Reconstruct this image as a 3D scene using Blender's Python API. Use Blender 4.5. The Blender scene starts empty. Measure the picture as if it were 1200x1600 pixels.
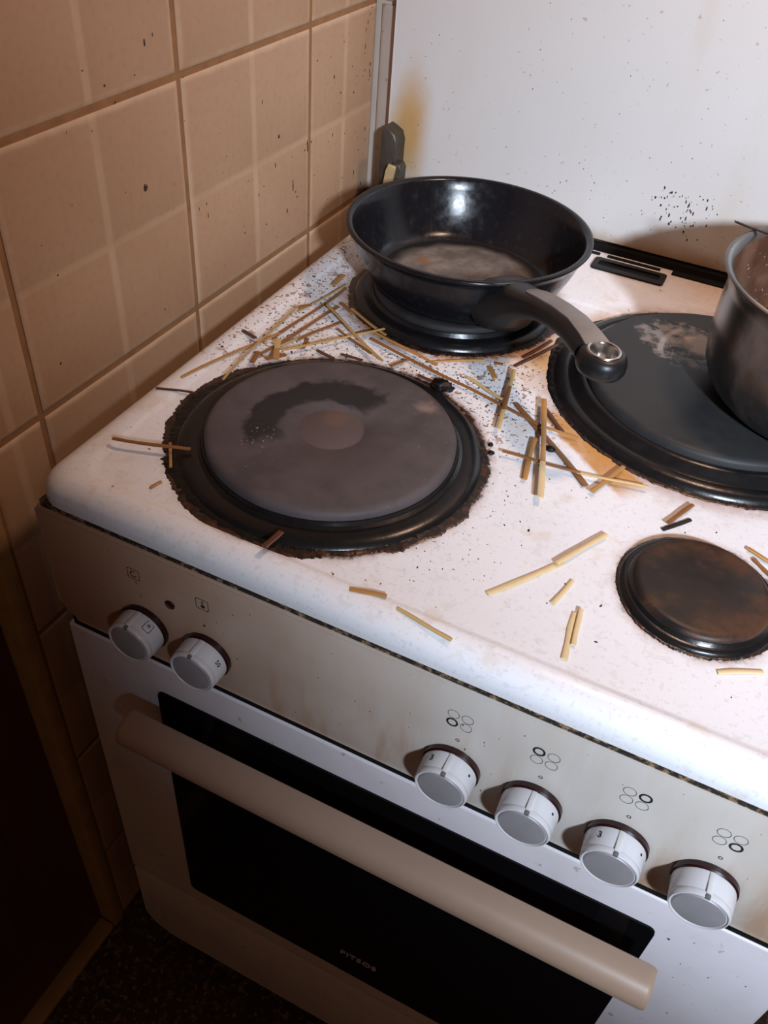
import bpy, bmesh, math, random
from mathutils import Vector, Matrix
from mathutils import noise as mnoise
random.seed(7)
R = math.radians
SC = bpy.context.scene
COL = SC.collection
ZT = 0.78                      # height of the cooktop above the floor
ZR = ZT - 0.0018               # level of the recessed part of the cooktop
W = 0.577                      # cooker width

# ------------------------------------------------------------------ camera, light, exposure
cam_d = bpy.data.cameras.new('camera')
cam = bpy.data.objects.new('camera', cam_d)
COL.objects.link(cam)
cam.location = (0.39494, -0.31504, ZT + 0.39624)
cam.rotation_euler = (0.834198, -0.068847, 0.451436)
cam_d.sensor_fit = 'VERTICAL'
cam_d.sensor_height = 36.0
cam_d.sensor_width = 27.0
cam_d.lens = 1357.6 * 36.0 / 1600.0
cam_d.clip_start = 0.01
SC.camera = cam

world = bpy.data.worlds.new('room_ambient')
SC.world = world
world.use_nodes = True
world.node_tree.nodes['Background'].inputs[0].default_value = (1.0, 0.50, 0.28, 1)
world.node_tree.nodes['Background'].inputs[1].default_value = 0.092

def add_light(name, kind, loc, target, energy, color, **kw):
    d = bpy.data.lights.new(name, kind)
    d.energy = energy
    d.color = color
    for k, v in kw.items():
        setattr(d, k, v)
    o = bpy.data.objects.new(name, d)
    COL.objects.link(o)
    o.location = loc
    o.rotation_euler = (Vector(target) - Vector(loc)).to_track_quat('-Z', 'Y').to_euler()
    return o

add_light('kitchen_lamp', 'SPOT', (1.088, -0.994, ZT + 0.818), (0.540, 0.425, ZT + 0.075), 190, (0.74, 0.85, 1.0),
          shadow_soft_size=0.05, spot_size=R(49), spot_blend=1.0)
add_light('hood_lamp', 'AREA', (0.475, 0.36, ZT + 0.75), (0.30, 0.36, ZT), 2.8, (1.0, 0.64, 0.44), size=0.08)

SC.view_settings.view_transform = 'Standard'
SC.view_settings.look = 'None'
SC.view_settings.exposure = 0.0
SC.view_settings.gamma = 1.0
SC.view_settings.use_curve_mapping = False

# ------------------------------------------------------------------ object helpers
def link(name, me, mat=None, parent=None, smooth=None):
    o = bpy.data.objects.new(name, me)
    COL.objects.link(o)
    if mat is not None and not me.materials:
        me.materials.append(mat)
    if parent is not None:
        o.parent = parent
    if smooth is not None:
        me.polygons.foreach_set('use_smooth', [True] * len(me.polygons))
        if smooth < 179:
            me.set_sharp_from_angle(angle=R(smooth))
    return o

def pyd(name, vs, fs, mat=None, parent=None, smooth=None):
    me = bpy.data.meshes.new(name)
    me.from_pydata([tuple(v) for v in vs], [], fs)
    me.update()
    return link(name, me, mat, parent, smooth)

def from_bm(name, bm, mat=None, parent=None, smooth=None):
    bmesh.ops.recalc_face_normals(bm, faces=bm.faces)
    me = bpy.data.meshes.new(name)
    bm.to_mesh(me)
    bm.free()
    return link(name, me, mat, parent, smooth)

def box_bm(bm, x0, x1, y0, y1, z0, z1):
    r = bmesh.ops.create_cube(bm, size=1)
    bmesh.ops.scale(bm, vec=(x1 - x0, y1 - y0, z1 - z0), verts=r['verts'])
    bmesh.ops.translate(bm, vec=((x0 + x1) / 2, (y0 + y1) / 2, (z0 + z1) / 2), verts=r['verts'])
    return r['verts']

def box(name, x0, x1, y0, y1, z0, z1, mat, parent=None, bev=0.0, seg=2):
    bm = bmesh.new()
    box_bm(bm, x0, x1, y0, y1, z0, z1)
    if bev:
        bmesh.ops.bevel(bm, geom=bm.edges[:], offset=bev, segments=seg, affect='EDGES', profile=0.5)
    return from_bm(name, bm, mat, parent, 40 if bev else None)

def prism_y(name, pts, y0, y1, mat, parent=None, bev=0.0, seg=3):
    """outline in x,z pushed through y; y0 is the front"""
    bm = bmesh.new()
    a = [bm.verts.new((x, y0, z)) for x, z in pts]
    b = [bm.verts.new((x, y1, z)) for x, z in pts]
    f = bm.faces.new(a)
    bm.faces.new(b[::-1])
    n = len(pts)
    for i in range(n):
        bm.faces.new((a[i], a[(i + 1) % n], b[(i + 1) % n], b[i]))
    if bev:
        bmesh.ops.bevel(bm, geom=list(f.edges), offset=bev, segments=seg, affect='EDGES', profile=0.5)
    return from_bm(name, bm, mat, parent, 35)

def rrect(x0, x1, y0, y1, r, n=6):
    if not isinstance(r, (tuple, list)):
        r = (r,) * 4            # corner radii: x1y1, x0y1, x0y0, x1y0
    out = []
    for k, (cx, cy, a0) in enumerate(((x1 - r[0], y1 - r[0], 0), (x0 + r[1], y1 - r[1], 90),
                                      (x0 + r[2], y0 + r[2], 180), (x1 - r[3], y0 + r[3], 270))):
        for i in range(n + 1):
            a = R(a0 + 90 * i / n)
            out.append((cx + r[k] * math.cos(a), cy + r[k] * math.sin(a)))
    return out

def lathe(name, prof, n=64, mat=None, parent=None, loc=None, smooth=30, wob=None, rot=None):
    vs, fs, rings = [], [], []
    for (r, z) in prof:
        if r < 1e-6:
            rings.append([len(vs)])
            vs.append((0, 0, z))
        else:
            s = len(vs)
            for i in range(n):
                a = 2 * math.pi * i / n
                dr, dz = wob(a, r, z) if wob else (0, 0)
                vs.append(((r + dr) * math.cos(a), (r + dr) * math.sin(a), z + dz))
            rings.append(list(range(s, s + n)))
    for A, B in zip(rings, rings[1:]):
        for i in range(n):
            j = (i + 1) % n
            if len(A) == 1 and len(B) == 1:
                continue
            if len(A) == 1:
                fs.append((A[0], B[j], B[i]))
            elif len(B) == 1:
                fs.append((A[i], A[j], B[0]))
            else:
                fs.append((A[i], A[j], B[j], B[i]))
    bm = bmesh.new()
    V = [bm.verts.new(v) for v in vs]
    for f in fs:
        bm.faces.new([V[i] for i in f])
    o = from_bm(name, bm, mat, parent, smooth)
    if loc is not None:
        o.location = loc
    if rot is not None:
        o.rotation_euler = rot
    return o

def empty(name, loc=(0, 0, 0), rz=0.0):
    o = bpy.data.objects.new(name, None)
    COL.objects.link(o)
    o.location = loc
    o.rotation_euler = (0, 0, rz)
    o.empty_display_size = 0.05
    return o

def tag(o, label=None, cat=None, group=None, kind=None):
    if label: o['label'] = label
    if cat: o['category'] = cat
    if group: o['group'] = group
    if kind: o['kind'] = kind
    return o

def text_mesh(name, s, size, mat, parent, M, extrude=0.00015, spacing=1.0, bold=0.0, xs=1.0):
    c = bpy.data.curves.new(name, 'FONT')
    c.body = s
    c.size = size
    c.extrude = extrude
    c.offset = bold
    c.align_x = 'CENTER'
    c.align_y = 'CENTER'
    c.space_character = spacing
    c.resolution_u = 3
    t = bpy.data.objects.new(name, c)
    COL.objects.link(t)
    bpy.context.view_layer.update()
    me = bpy.data.meshes.new_from_object(t.evaluated_get(bpy.context.evaluated_depsgraph_get()))
    bpy.data.objects.remove(t)
    bpy.data.curves.remove(c)
    me.transform(M @ Matrix.Diagonal((xs, 1, 1, 1)))
    me.name = name
    me.materials.clear()
    return link(name, me, mat, parent)

# ------------------------------------------------------------------ shader helpers
class S:
    def __init__(s, nt, k): s.nt, s.k = nt, k
    def _op(s, op, o, rev=False):
        n = s.nt.nodes.new('ShaderNodeMath'); n.operation = op
        for i, v in enumerate((o, s) if rev else (s, o)):
            if isinstance(v, S): s.nt.links.new(v.k, n.inputs[i])
            else: n.inputs[i].default_value = v
        return S(s.nt, n.outputs[0])
    def __add__(s, o): return s._op('ADD', o)
    def __sub__(s, o): return s._op('SUBTRACT', o)
    def __rsub__(s, o): return s._op('SUBTRACT', o, True)
    def __mul__(s, o): return s._op('MULTIPLY', o)
    def __truediv__(s, o): return s._op('DIVIDE', o)
    def mx(s, o): return s._op('MAXIMUM', o)
    def mn(s, o): return s._op('MINIMUM', o)
    def abs(s): return s._op('ABSOLUTE', 0)
    def pw(s, o): return s._op('POWER', o)
    def ss(s, a, b, c=0.0, d=1.0):
        n = s.nt.nodes.new('ShaderNodeMapRange'); n.interpolation_type = 'SMOOTHSTEP'
        s.nt.links.new(s.k, n.inputs[0])
        for i, v in enumerate((a, b, c, d)): n.inputs[i + 1].default_value = v
        return S(s.nt, n.outputs[0])

class Mat:
    def __init__(self, name):
        self.m = bpy.data.materials.new(name); self.m.use_nodes = True
        self.nt = self.m.node_tree
        self.b = self.nt.nodes['Principled BSDF']
        tc = self.nt.nodes.new('ShaderNodeTexCoord')
        self.obj = tc.outputs['Object']
        sp = self.nt.nodes.new('ShaderNodeSeparateXYZ')
        self.nt.links.new(self.obj, sp.inputs[0])
        self.x, self.y, self.z = (S(self.nt, sp.outputs[i]) for i in range(3))
    def mapping(self, scale=(1, 1, 1), loc=(0, 0, 0), vec=None):
        n = self.nt.nodes.new('ShaderNodeMapping')
        n.inputs['Scale'].default_value = scale
        n.inputs['Location'].default_value = loc
        self.nt.links.new(vec or self.obj, n.inputs[0])
        return n.outputs[0]
    def noise(self, scale, detail=3, rough=0.55, dist=0.0, vec=None):
        n = self.nt.nodes.new('ShaderNodeTexNoise')
        self.nt.links.new(vec or self.obj, n.inputs['Vector'])
        n.inputs['Scale'].default_value = scale
        n.inputs['Detail'].default_value = detail
        n.inputs['Roughness'].default_value = rough
        n.inputs['Distortion'].default_value = dist
        return S(self.nt, n.outputs[0])
    def voro(self, scale, out='Distance', vec=None, rand=1.0):
        n = self.nt.nodes.new('ShaderNodeTexVoronoi')
        self.nt.links.new(vec or self.obj, n.inputs['Vector'])
        n.inputs['Scale'].default_value = scale
        n.inputs['Randomness'].default_value = rand
        return S(self.nt, n.outputs[out])
    def rnd(self):
        n = self.nt.nodes.new('ShaderNodeObjectInfo')
        return S(self.nt, n.outputs['Random'])
    def dist(self, cx, cy):
        return ((self.x - cx).pw(2.0) + (self.y - cy).pw(2.0)).pw(0.5)
    def col(self, c):
        n = self.nt.nodes.new('ShaderNodeRGB'); n.outputs[0].default_value = (*c, 1)
        return S(self.nt, n.outputs[0])
    def mix(self, f, a, b):
        n = self.nt.nodes.new('ShaderNodeMix'); n.data_type = 'RGBA'
        for i, v in ((0, f), (6, a), (7, b)):
            if isinstance(v, S): self.nt.links.new(v.k, n.inputs[i])
            elif isinstance(v, (tuple, list)): n.inputs[i].default_value = (*v, 1)
            else: n.inputs[i].default_value = v
        return S(self.nt, n.outputs[2])
    def set(self, **kw):
        for k, v in kw.items():
            i = self.b.inputs[{'color': 'Base Color', 'rough': 'Roughness', 'metal': 'Metallic', 'coat': 'Coat Weight',
                               'coat_rough': 'Coat Roughness', 'alpha': 'Alpha', 'spec': 'Specular IOR Level',
                               'trans': 'Transmission Weight'}[k]]
            if isinstance(v, S): self.nt.links.new(v.k, i)
            elif isinstance(v, (tuple, list)): i.default_value = (*v, 1)
            else: i.default_value = v
        return self
    def bump(self, h, strength=0.3, dist=0.001):
        n = self.nt.nodes.new('ShaderNodeBump')
        n.inputs['Strength'].default_value = strength
        n.inputs['Distance'].default_value = dist
        self.nt.links.new(h.k, n.inputs['Height'])
        self.nt.links.new(n.outputs[0], self.b.inputs['Normal'])
        return self

def plain(name, c, rough=0.5, metal=0.0, var=0.12, scale=60, bump=0.0, **kw):
    m = Mat(name)
    n = m.noise(scale, 4)
    d = tuple(max(0.0, v * (1 - 2 * var)) for v in c)
    l = tuple(min(1.0, v * (1 + var)) for v in c)
    m.set(color=m.mix(n, d, l), rough=rough, metal=metal, **kw)
    if bump: m.bump(n, bump, 0.001)
    return m.m

M = {}
BURN = {'FL': (0.161, 0.140, 0.117), 'RL': (0.155, 0.3946, 0.0986), 'RR': (0.4065, 0.3600, 0.1385), 'FR': (0.4367, 0.1227, 0.0513)}

# tile: four-by-four look with pale false joints across the middle
m = Mat('tile_beige')
gx = m.mix(m.noise(7, 4), (0.40, 0.25, 0.155), (0.53, 0.355, 0.235))
gx = m.mix(m.rnd() * 0.35, gx, (0.36, 0.22, 0.12))
fine = m.noise(160, 3)
gx = m.mix(fine.ss(0.45, 0.75) * 0.22, gx, (0.32, 0.19, 0.10))
line = m.y.abs().ss(0.002, 0.0055, 1, 0).mx(m.z.abs().ss(0.0015, 0.0045, 1, 0) * 0.7)
gx = m.mix(line * 0.45 * m.noise(18, 2).ss(0.3, 0.6, 0.5, 1), gx, (0.62, 0.47, 0.33))
edge = m.y.abs().mx(m.z.abs())
gx = m.mix((edge + m.noise(50, 3) * 0.006).ss(0.094, 0.101) * 0.5, gx, (0.66, 0.50, 0.36))
m.set(color=gx, rough=0.42, spec=0.3).bump(m.noise(90, 3), 0.12, 0.001)
M['tile'] = m.m
m = Mat('tile_pale')
gx = m.mix(m.noise(14, 4), (0.36, 0.28, 0.235), (0.48, 0.39, 0.33))
gx = m.mix(m.noise(120, 3).ss(0.62, 0.7) * 0.6, gx, (0.22, 0.13, 0.08))
m.set(color=gx, rough=0.4)
M['tile_pale'] = m.m
m = Mat('grout')
m.set(color=m.mix(m.noise(60, 4), (0.20, 0.095, 0.038), (0.36, 0.19, 0.085)), rough=0.9).bump(m.noise(300, 2), 0.4, 0.001)
M['grout'] = m.m
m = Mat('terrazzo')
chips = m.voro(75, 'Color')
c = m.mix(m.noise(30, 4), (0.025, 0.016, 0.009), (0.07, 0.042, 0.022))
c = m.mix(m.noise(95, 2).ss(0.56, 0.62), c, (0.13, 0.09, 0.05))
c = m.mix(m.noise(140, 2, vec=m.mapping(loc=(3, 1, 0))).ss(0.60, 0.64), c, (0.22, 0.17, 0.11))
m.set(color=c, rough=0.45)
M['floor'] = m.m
m = Mat('dark_red_wood')
c = m.mix(m.noise(6, 5, dist=0.6, vec=m.mapping((6, 6, 0.5))), (0.055, 0.012, 0.006), (0.10, 0.025, 0.012))
m.set(color=c, rough=0.5)
M['door_wood'] = m.m
M['trim'] = plain('trim_ochre', (0.42, 0.28, 0.12), 0.6, scale=25, var=0.25)
M['plaster'] = plain('wall_plaster', (0.50, 0.42, 0.35), 0.8, scale=12)

# white enamel of the cooktop with baked-on brown round the burners
m = Mat('enamel_top')
n1, n2, n3 = m.noise(45, 5, 0.65), m.noise(9, 4), m.noise(220, 3, 0.6)
c = m.mix(n2.ss(0.35, 0.75) * 0.4, (0.765, 0.77, 0.80), (0.735, 0.70, 0.70))
c = m.mix(m.noise(28, 3, vec=m.mapping(loc=(5, 2, 1))).ss(0.60, 0.70) * 0.30, c, (0.62, 0.47, 0.30))
halo = None
for k, (bx, by, br) in BURN.items():
    d = m.dist(bx, by)
    wide = {'FL': 0.010, 'RL': 0.020, 'RR': 0.022, 'FR': 0.010}[k]
    h = (d + (n1 - 0.5) * 0.030).ss(br - 0.004, br + wide, 1, 0)
    halo = h if halo is None else halo.mx(h)
rlh = (m.dist(0.155, 0.3946) + (n1 - 0.5) * 0.022).ss(0.099, 0.112, 1, 0) * (m.y - m.x * 0.4).ss(0.25, 0.36, 1, 0.55)
c = m.mix(rlh * n1.ss(0.25, 0.55) * 0.85, c, (0.40, 0.17, 0.04))
c = m.mix((halo * n1.ss(0.25, 0.65)) * 0.9, c, (0.30, 0.115, 0.035))
core = None
for k, (bx, by, br) in BURN.items():
    h = (m.dist(bx, by) + (n1 - 0.5) * 0.012 + (n3 - 0.5) * 0.008).ss(br - 0.002, br + 0.0035, 1, 0)
    core = h if core is None else core.mx(h)
c = m.mix(core, c, (0.035, 0.012, 0.006))
# amber grease left of the rear right burner
am = (m.dist(0.275, 0.335) + (n1 - 0.5) * 0.05).ss(0.012, 0.060, 1, 0) * 0.9
am = am.mx((m.dist(0.30, 0.42) + (n1 - 0.5) * 0.04).ss(0.01, 0.05, 1, 0) * 0.5)
c = m.mix(am * n2.ss(0.2, 0.6), c, (0.60, 0.34, 0.13))
al = (m.x - 0.285) * 0.817 - (m.y - 0.268) * 0.578
pe = (m.x - 0.285) * 0.578 + (m.y - 0.268) * 0.817 + (n1 - 0.5) * 0.012
oil = (al + (n1 - 0.5) * 0.02).ss(0.0, 0.012) * al.ss(0.098, 0.120, 1, 0) * (pe.abs() - al * 0.06).ss(0.004, 0.010, 1, 0)
c = m.mix(oil * n1.ss(0.2, 0.6, 0.65, 1.0), c, (0.50, 0.235, 0.05))
bk = ((m.y + (n2 - 0.5) * 0.08).ss(0.42, 0.60) * (m.x + (n2 - 0.5) * 0.1).ss(0.20, 0.42))  # warm light on the back right, painted into the enamel colour
c = m.mix(bk * 0.8, c, (0.64, 0.42, 0.26))
# fine brown speckle, thick on the left side
sp = m.noise(330, 2, 0.5).ss(0.60, 0.66)
zone = ((m.x + (n2 - 0.5) * 0.12).ss(0.01, 0.20, 1, 0) * (m.y).ss(0.15, 0.24)).mx(
    (m.dist(0.22, 0.27) + (n2 - 0.5) * 0.05).ss(0.05, 0.12, 1, 0)).mx(0.12)
c = m.mix(sp * zone, c, (0.16, 0.075, 0.035))
bs = m.noise(110, 3, 0.6, vec=m.mapping(loc=(1, 7, 3))).ss(0.60, 0.66) * zone
c = m.mix(bs * 0.8, c, (0.24, 0.115, 0.05))
m.set(color=c, rough=n1.ss(0.3, 0.7, 0.20, 0.38), coat=0.08, coat_rough=0.2)
m.bump(n3, 0.05, 0.0005)
M['enamel_top'] = m.m

m = Mat('enamel_panel')
n1, n2 = m.noise(18, 5, 0.6), m.noise(5, 3)
c = m.mix(n2.ss(0.3, 0.7) * 0.5, (0.64, 0.61, 0.57), (0.59, 0.51, 0.43))
drip = m.noise(14, 4, 0.6, vec=m.mapping((3.0, 1, 0.5)))
low = (m.z - (ZT - 0.143)).ss(0.0, 0.085, 1, 0)
c = m.mix(drip.ss(0.42, 0.72) * (low * 0.75 + 0.12), c, (0.42, 0.21, 0.085))
lft = (m.x + (n1 - 0.5) * 0.12).ss(0.04, 0.40, 1, 0)  # browner to the left: grease, plus the warm dim light painted in
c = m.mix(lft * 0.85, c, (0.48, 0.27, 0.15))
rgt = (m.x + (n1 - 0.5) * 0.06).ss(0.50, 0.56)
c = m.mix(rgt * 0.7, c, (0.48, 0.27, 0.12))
st = m.noise(60, 4, 0.7, vec=m.mapping((4, 1, 0.7))).ss(0.66, 0.74)
c = m.mix(st * 0.55, c, (0.30, 0.15, 0.06))
m.set(color=c, rough=n1.ss(0.3, 0.7, 0.28, 0.5), coat=0.1)
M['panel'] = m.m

m = Mat('enamel_door')
n1 = m.noise(20, 5, 0.6)
c = m.mix(n1.ss(0.4, 0.8) * 0.5, (0.78, 0.75, 0.79), (0.62, 0.57, 0.58))
c = m.mix(m.noise(90, 3).ss(0.66, 0.72) * 0.5, c, (0.25, 0.16, 0.12))
m.set(color=c, rough=0.35, coat=0.1)
M['door'] = m.m

m = Mat('enamel_lid')
n1, n2, n3 = m.noise(14, 5, 0.6), m.noise(4, 3), m.noise(180, 2)
c = m.mix(n2.ss(0.3, 0.7) * 0.5, (0.61, 0.60, 0.59), (0.58, 0.56, 0.53))
st = m.noise(7, 4, 0.6, vec=m.mapping((2.5, 1, 0.5))).ss(0.52, 0.80)
c = m.mix(st * 0.35, c, (0.52, 0.43, 0.32))
bot = (m.z + (n1 - 0.5) * 0.035 - ZT).ss(0.004, 0.026, 1, 0)  # brown band along the lower edge
c = m.mix(bot * 0.85, c, (0.40, 0.24, 0.12))
hx = (((m.x - 0.012).pw(2.0) * 2.4 + (m.z - ZT - 0.07).pw(2.0) * 0.35).pw(0.5) + (n1 - 0.5) * 0.035).ss(0.010, 0.050, 1, 0)
c = m.mix(hx * 0.9, c, (0.50, 0.28, 0.08))
c = m.mix(n3.ss(0.70, 0.74) * 0.5, c, (0.3, 0.2, 0.12))
m.set(color=c, rough=0.32, coat=0.1)
M['lid'] = m.m

M['black_gap'] = plain('black_rubber', (0.006, 0.0055, 0.005), 0.7, spec=0.15)
m = Mat('gap_grime')
c = m.mix(m.noise(160, 4, 0.7).ss(0.46, 0.66), (0.018, 0.011, 0.007), (0.30, 0.19, 0.10))
m.set(color=c, rough=0.7).bump(m.noise(400, 2), 0.6, 0.001)
M['gap_grime'] = m.m
M['body'] = plain('cooker_body', (0.32, 0.28, 0.25), 0.5)
M['glass'] = plain('oven_glass', (0.004, 0.004, 0.005), 0.14, var=0.05, spec=0.25)
M['handle_cream'] = plain('cream_plastic', (0.47, 0.325, 0.235), 0.42, scale=14, var=0.10)
M['knob'] = plain('knob_white', (0.66, 0.64, 0.65), 0.33, scale=40, var=0.06, coat=0.3)
M['knob_face'] = plain('knob_face_silver', (0.50, 0.48, 0.50), 0.42, 0.45, scale=60, var=0.10)
M['knob_collar'] = plain('knob_collar_red', (0.022, 0.004, 0.004), 0.25)
M['pointer'] = plain('clear_pointer', (0.74, 0.72, 0.70), 0.15, coat=0.5)
M['ink'] = plain('print_ink', (0.012, 0.011, 0.011), 0.5)
M['ink_grey'] = plain('print_grey', (0.16, 0.155, 0.155), 0.5)
M['lamp_red'] = plain('indicator_red', (0.03, 0.006, 0.004), 0.2)
M['hinge'] = plain('hinge_steel', (0.09, 0.082, 0.068), 0.45, 0.55, var=0.3, scale=80)
M['brass'] = plain('hinge_spring_brass', (0.62, 0.47, 0.26), 0.38, 0.4)

m = Mat('crust')
n1 = m.noise(160, 4, 0.65)
c = m.mix(n1.ss(0.5, 0.8), (0.005, 0.0045, 0.005), (0.018, 0.012, 0.010))
m.set(color=c, rough=n1.ss(0.3, 0.7, 0.26, 0.55), spec=0.28).bump(n1, 0.5, 0.0012)
M['crust'] = m.m
m = Mat('crust_brown')
n1 = m.noise(140, 4, 0.65)
c = m.mix(n1.ss(0.45, 0.7), (0.010, 0.006, 0.005), (0.075, 0.025, 0.011))
m.set(color=c, rough=0.35).bump(n1, 0.5, 0.001)
M['crust_brown'] = m.m
M['ring_black'] = plain('burner_ring_black', (0.009, 0.0085, 0.009), 0.26, var=0.3, scale=120, bump=0.2, spec=0.32)

def plate_material(name, ca, cb, stain):
    m = Mat(name)
    n1, n2, n3 = m.noise(28, 5, 0.6), m.noise(90, 4, 0.65), m.noise(420, 2)
    c = m.mix(n1.ss(0.3, 0.7), ca, cb)
    rough = n1.ss(0.3, 0.7, 0.5, 0.66)
    if stain == 'FL':
        d = m.dist(0, 0)
        band = (d + (n1 - 0.5) * 0.03).ss(0.033, 0.038) * (d + (n1 - 0.5) * 0.04).ss(0.058, 0.065, 1, 0)
        ang = (m.y * 0.5 - m.x * 0.866 + (n1 - 0.5) * 0.04).ss(0.006, 0.018)
        c = m.mix(band * ang * 0.9, c, (0.014, 0.013, 0.014))
        c = m.mix((d + (n2 - 0.5) * 0.003).ss(0.0225, 0.0245, 1, 0) * 0.45, c, (0.12, 0.08, 0.068))
        c = m.mix((m.dist(-0.004, 0.014) + (n2 - 0.5) * 0.01).ss(0.004, 0.014, 1, 0) * 0.55, c, (0.15, 0.09, 0.07))
        sp = n3.ss(0.66, 0.70) * (m.dist(-0.036, -0.036) + (n1 - .5) * 0.03).ss(0.004, 0.020, 1, 0)
        c = m.mix(sp, c, (0.40, 0.34, 0.30))
        c = m.mix(n3.ss(0.72, 0.75) * 0.5, c, (0.28, 0.20, 0.16))
        c = m.mix((m.dist(0.05, 0.060) + (n2 - .5) * 0.02).ss(0.0, 0.012, 1, 0) * 0.6, c, (0.28, 0.2, 0.16))
    elif stain == 'RR':
        d = m.dist(-0.040, 0.042) + (n1 - 0.5) * 0.045
        blot = d.ss(0.034, 0.040, 1, 0)
        c = m.mix(blot, c, m.mix(n2.ss(0.40, 0.58), (0.018, 0.017, 0.016), (0.19, 0.165, 0.15)))
        d2 = m.dist(-0.024, 0.046) + (n2 - 0.5) * 0.035
        c = m.mix(d2.ss(0.012, 0.020, 1, 0) * 0.9, c, (0.50, 0.36, 0.27))
        arc = (m.dist(0.005, 0.030) - 0.062).abs().ss(0.0012, 0.0036, 1, 0) * (m.y - 0.040).abs().ss(0.022, 0.030, 1, 0) * m.x.ss(-0.04, -0.03, 1, 0)
        c = m.mix(arc * 0.6, c, (0.34, 0.30, 0.28))
        rough = rough - 0.12
    elif stain == 'FR':
        d = m.dist(0, 0)
        c = m.mix((d + (n1 - 0.5) * 0.03).ss(0.022, 0.042) * n1.ss(0.42, 0.66) * 0.75, c, (0.085, 0.036, 0.018))
        c = m.mix(n2.ss(0.55, 0.75) * 0.6, c, (0.055, 0.026, 0.016))
        rough = rough - 0.16
    m.set(color=c, rough=rough, spec=0.22).bump(n2, 0.18, 0.0008)
    return m.m
M['plate_FL'] = plate_material('cast_iron_grey', (0.060, 0.050, 0.052), (0.088, 0.073, 0.073), 'FL')
M['plate_RR'] = plate_material('cast_iron_slate', (0.022, 0.022, 0.0225), (0.031, 0.031, 0.031), 'RR')
M['plate_FR'] = plate_material('cast_iron_rusty', (0.012, 0.010, 0.0095), (0.026, 0.017, 0.014), 'FR')
M['plate_RL'] = plate_material('cast_iron_black', (0.014, 0.013, 0.013), (0.022, 0.02, 0.02), '')

m = Mat('pan_black')
n1 = m.noise(120, 4, 0.6)
c = m.mix(n1.ss(0.55, 0.8), (0.007, 0.007, 0.009), (0.02, 0.018, 0.018))
m.set(color=c, rough=n1.ss(0.3, 0.7, 0.16, 0.28), spec=0.32).bump(m.noise(240, 3), 0.08, 0.0006)
M['pan'] = m.m
m = Mat('pan_floor')
n1 = m.noise(40, 5, 0.6)
c = m.mix(n1.ss(0.35, 0.7), (0.12, 0.10, 0.085), (0.25, 0.215, 0.185))
c = m.mix((m.dist(0, 0) + (n1 - 0.5) * 0.02).ss(0.060, 0.074), c, (0.014, 0.011, 0.010))
c = m.mix((m.dist(-0.045, 0.012) + (n1 - .5) * 0.012).ss(0.003, 0.012, 1, 0) * 0.8, c, (0.25, 0.13, 0.05))
m.set(color=c, rough=0.42, metal=0.2).bump(m.noise(300, 2), 0.15, 0.0005)
M['pan_floor'] = m.m
M['grip'] = plain('handle_black', (0.009, 0.009, 0.010), 0.38, spec=0.35)
M['handle_steel'] = plain('brushed_steel', (0.27, 0.245, 0.23), 0.42, 0.6, var=0.15)
M['ring_steel'] = plain('polished_steel', (0.60, 0.55, 0.51), 0.22, 1.0)
m = Mat('pot_steel')
n1 = m.noise(12, 5, 0.6, vec=m.mapping((1, 1, 0.5)))
c = m.mix(n1.ss(0.45, 0.62), (0.13, 0.122, 0.118), (0.34, 0.29, 0.255))
c = m.mix(m.noise(30, 4).ss(0.60, 0.72) * 0.6, c, (0.20, 0.12, 0.08))
m.set(color=c, rough=n1.ss(0.4, 0.65, 0.22, 0.42), metal=0.9)
M['pot'] = m.m
m = Mat('pot_inside')
n1 = m.noise(22, 5, 0.6)
c = m.mix(n1.ss(0.35, 0.7), (0.10, 0.045, 0.026), (0.21, 0.115, 0.075))
c = m.mix(m.noise(300, 2).ss(0.68, 0.72), c, (0.55, 0.42, 0.33))
m.set(color=c, rough=0.34, metal=0.35)
M['pot_in'] = m.m
M['sauce'] = plain('sauce_dark', (0.05, 0.022, 0.014), 0.15, var=0.3, scale=40)

def pasta_mat(name, c, rough=0.4):
    m = Mat(name)
    n = m.noise(70, 3)
    m.set(color=m.mix(n, tuple(v * 0.75 for v in c), c), rough=rough, spec=0.4)
    return m.m
M['p'] = pasta_mat('pasta_pale', (0.72, 0.55, 0.30), 0.5)
M['y'] = pasta_mat('pasta_straw', (0.58, 0.40, 0.16))
M['t'] = pasta_mat('pasta_tan', (0.46, 0.29, 0.105), 0.35)
M['a'] = pasta_mat('pasta_amber', (0.44, 0.22, 0.065), 0.3)
M['b'] = pasta_mat('pasta_brown', (0.25, 0.105, 0.035), 0.3)
M['d'] = pasta_mat('pasta_dark', (0.10, 0.035, 0.018), 0.35)
M['k'] = pasta_mat('pasta_charred', (0.018, 0.014, 0.013), 0.45)
M['crumb'] = plain('crumb_dark', (0.022, 0.013, 0.010), 0.6)
M['splash'] = plain('splash_dark', (0.05, 0.022, 0.014), 0.35)

# ------------------------------------------------------------------ room
WX, YAW = -0.0546, 0.0180        # left wall face and its small turn
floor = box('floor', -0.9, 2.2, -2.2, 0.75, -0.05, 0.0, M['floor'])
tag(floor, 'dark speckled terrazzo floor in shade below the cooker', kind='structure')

wl = box('wall_left', -0.12, -0.0016, 0.004, 0.75, 0.0, 1.60, M['grout'])
wl.location = (WX, 0, 0)
wl.rotation_euler = (0, 0, -YAW)
tag(wl, 'left wall of square beige tiles with brown grout', kind='structure')

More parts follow.
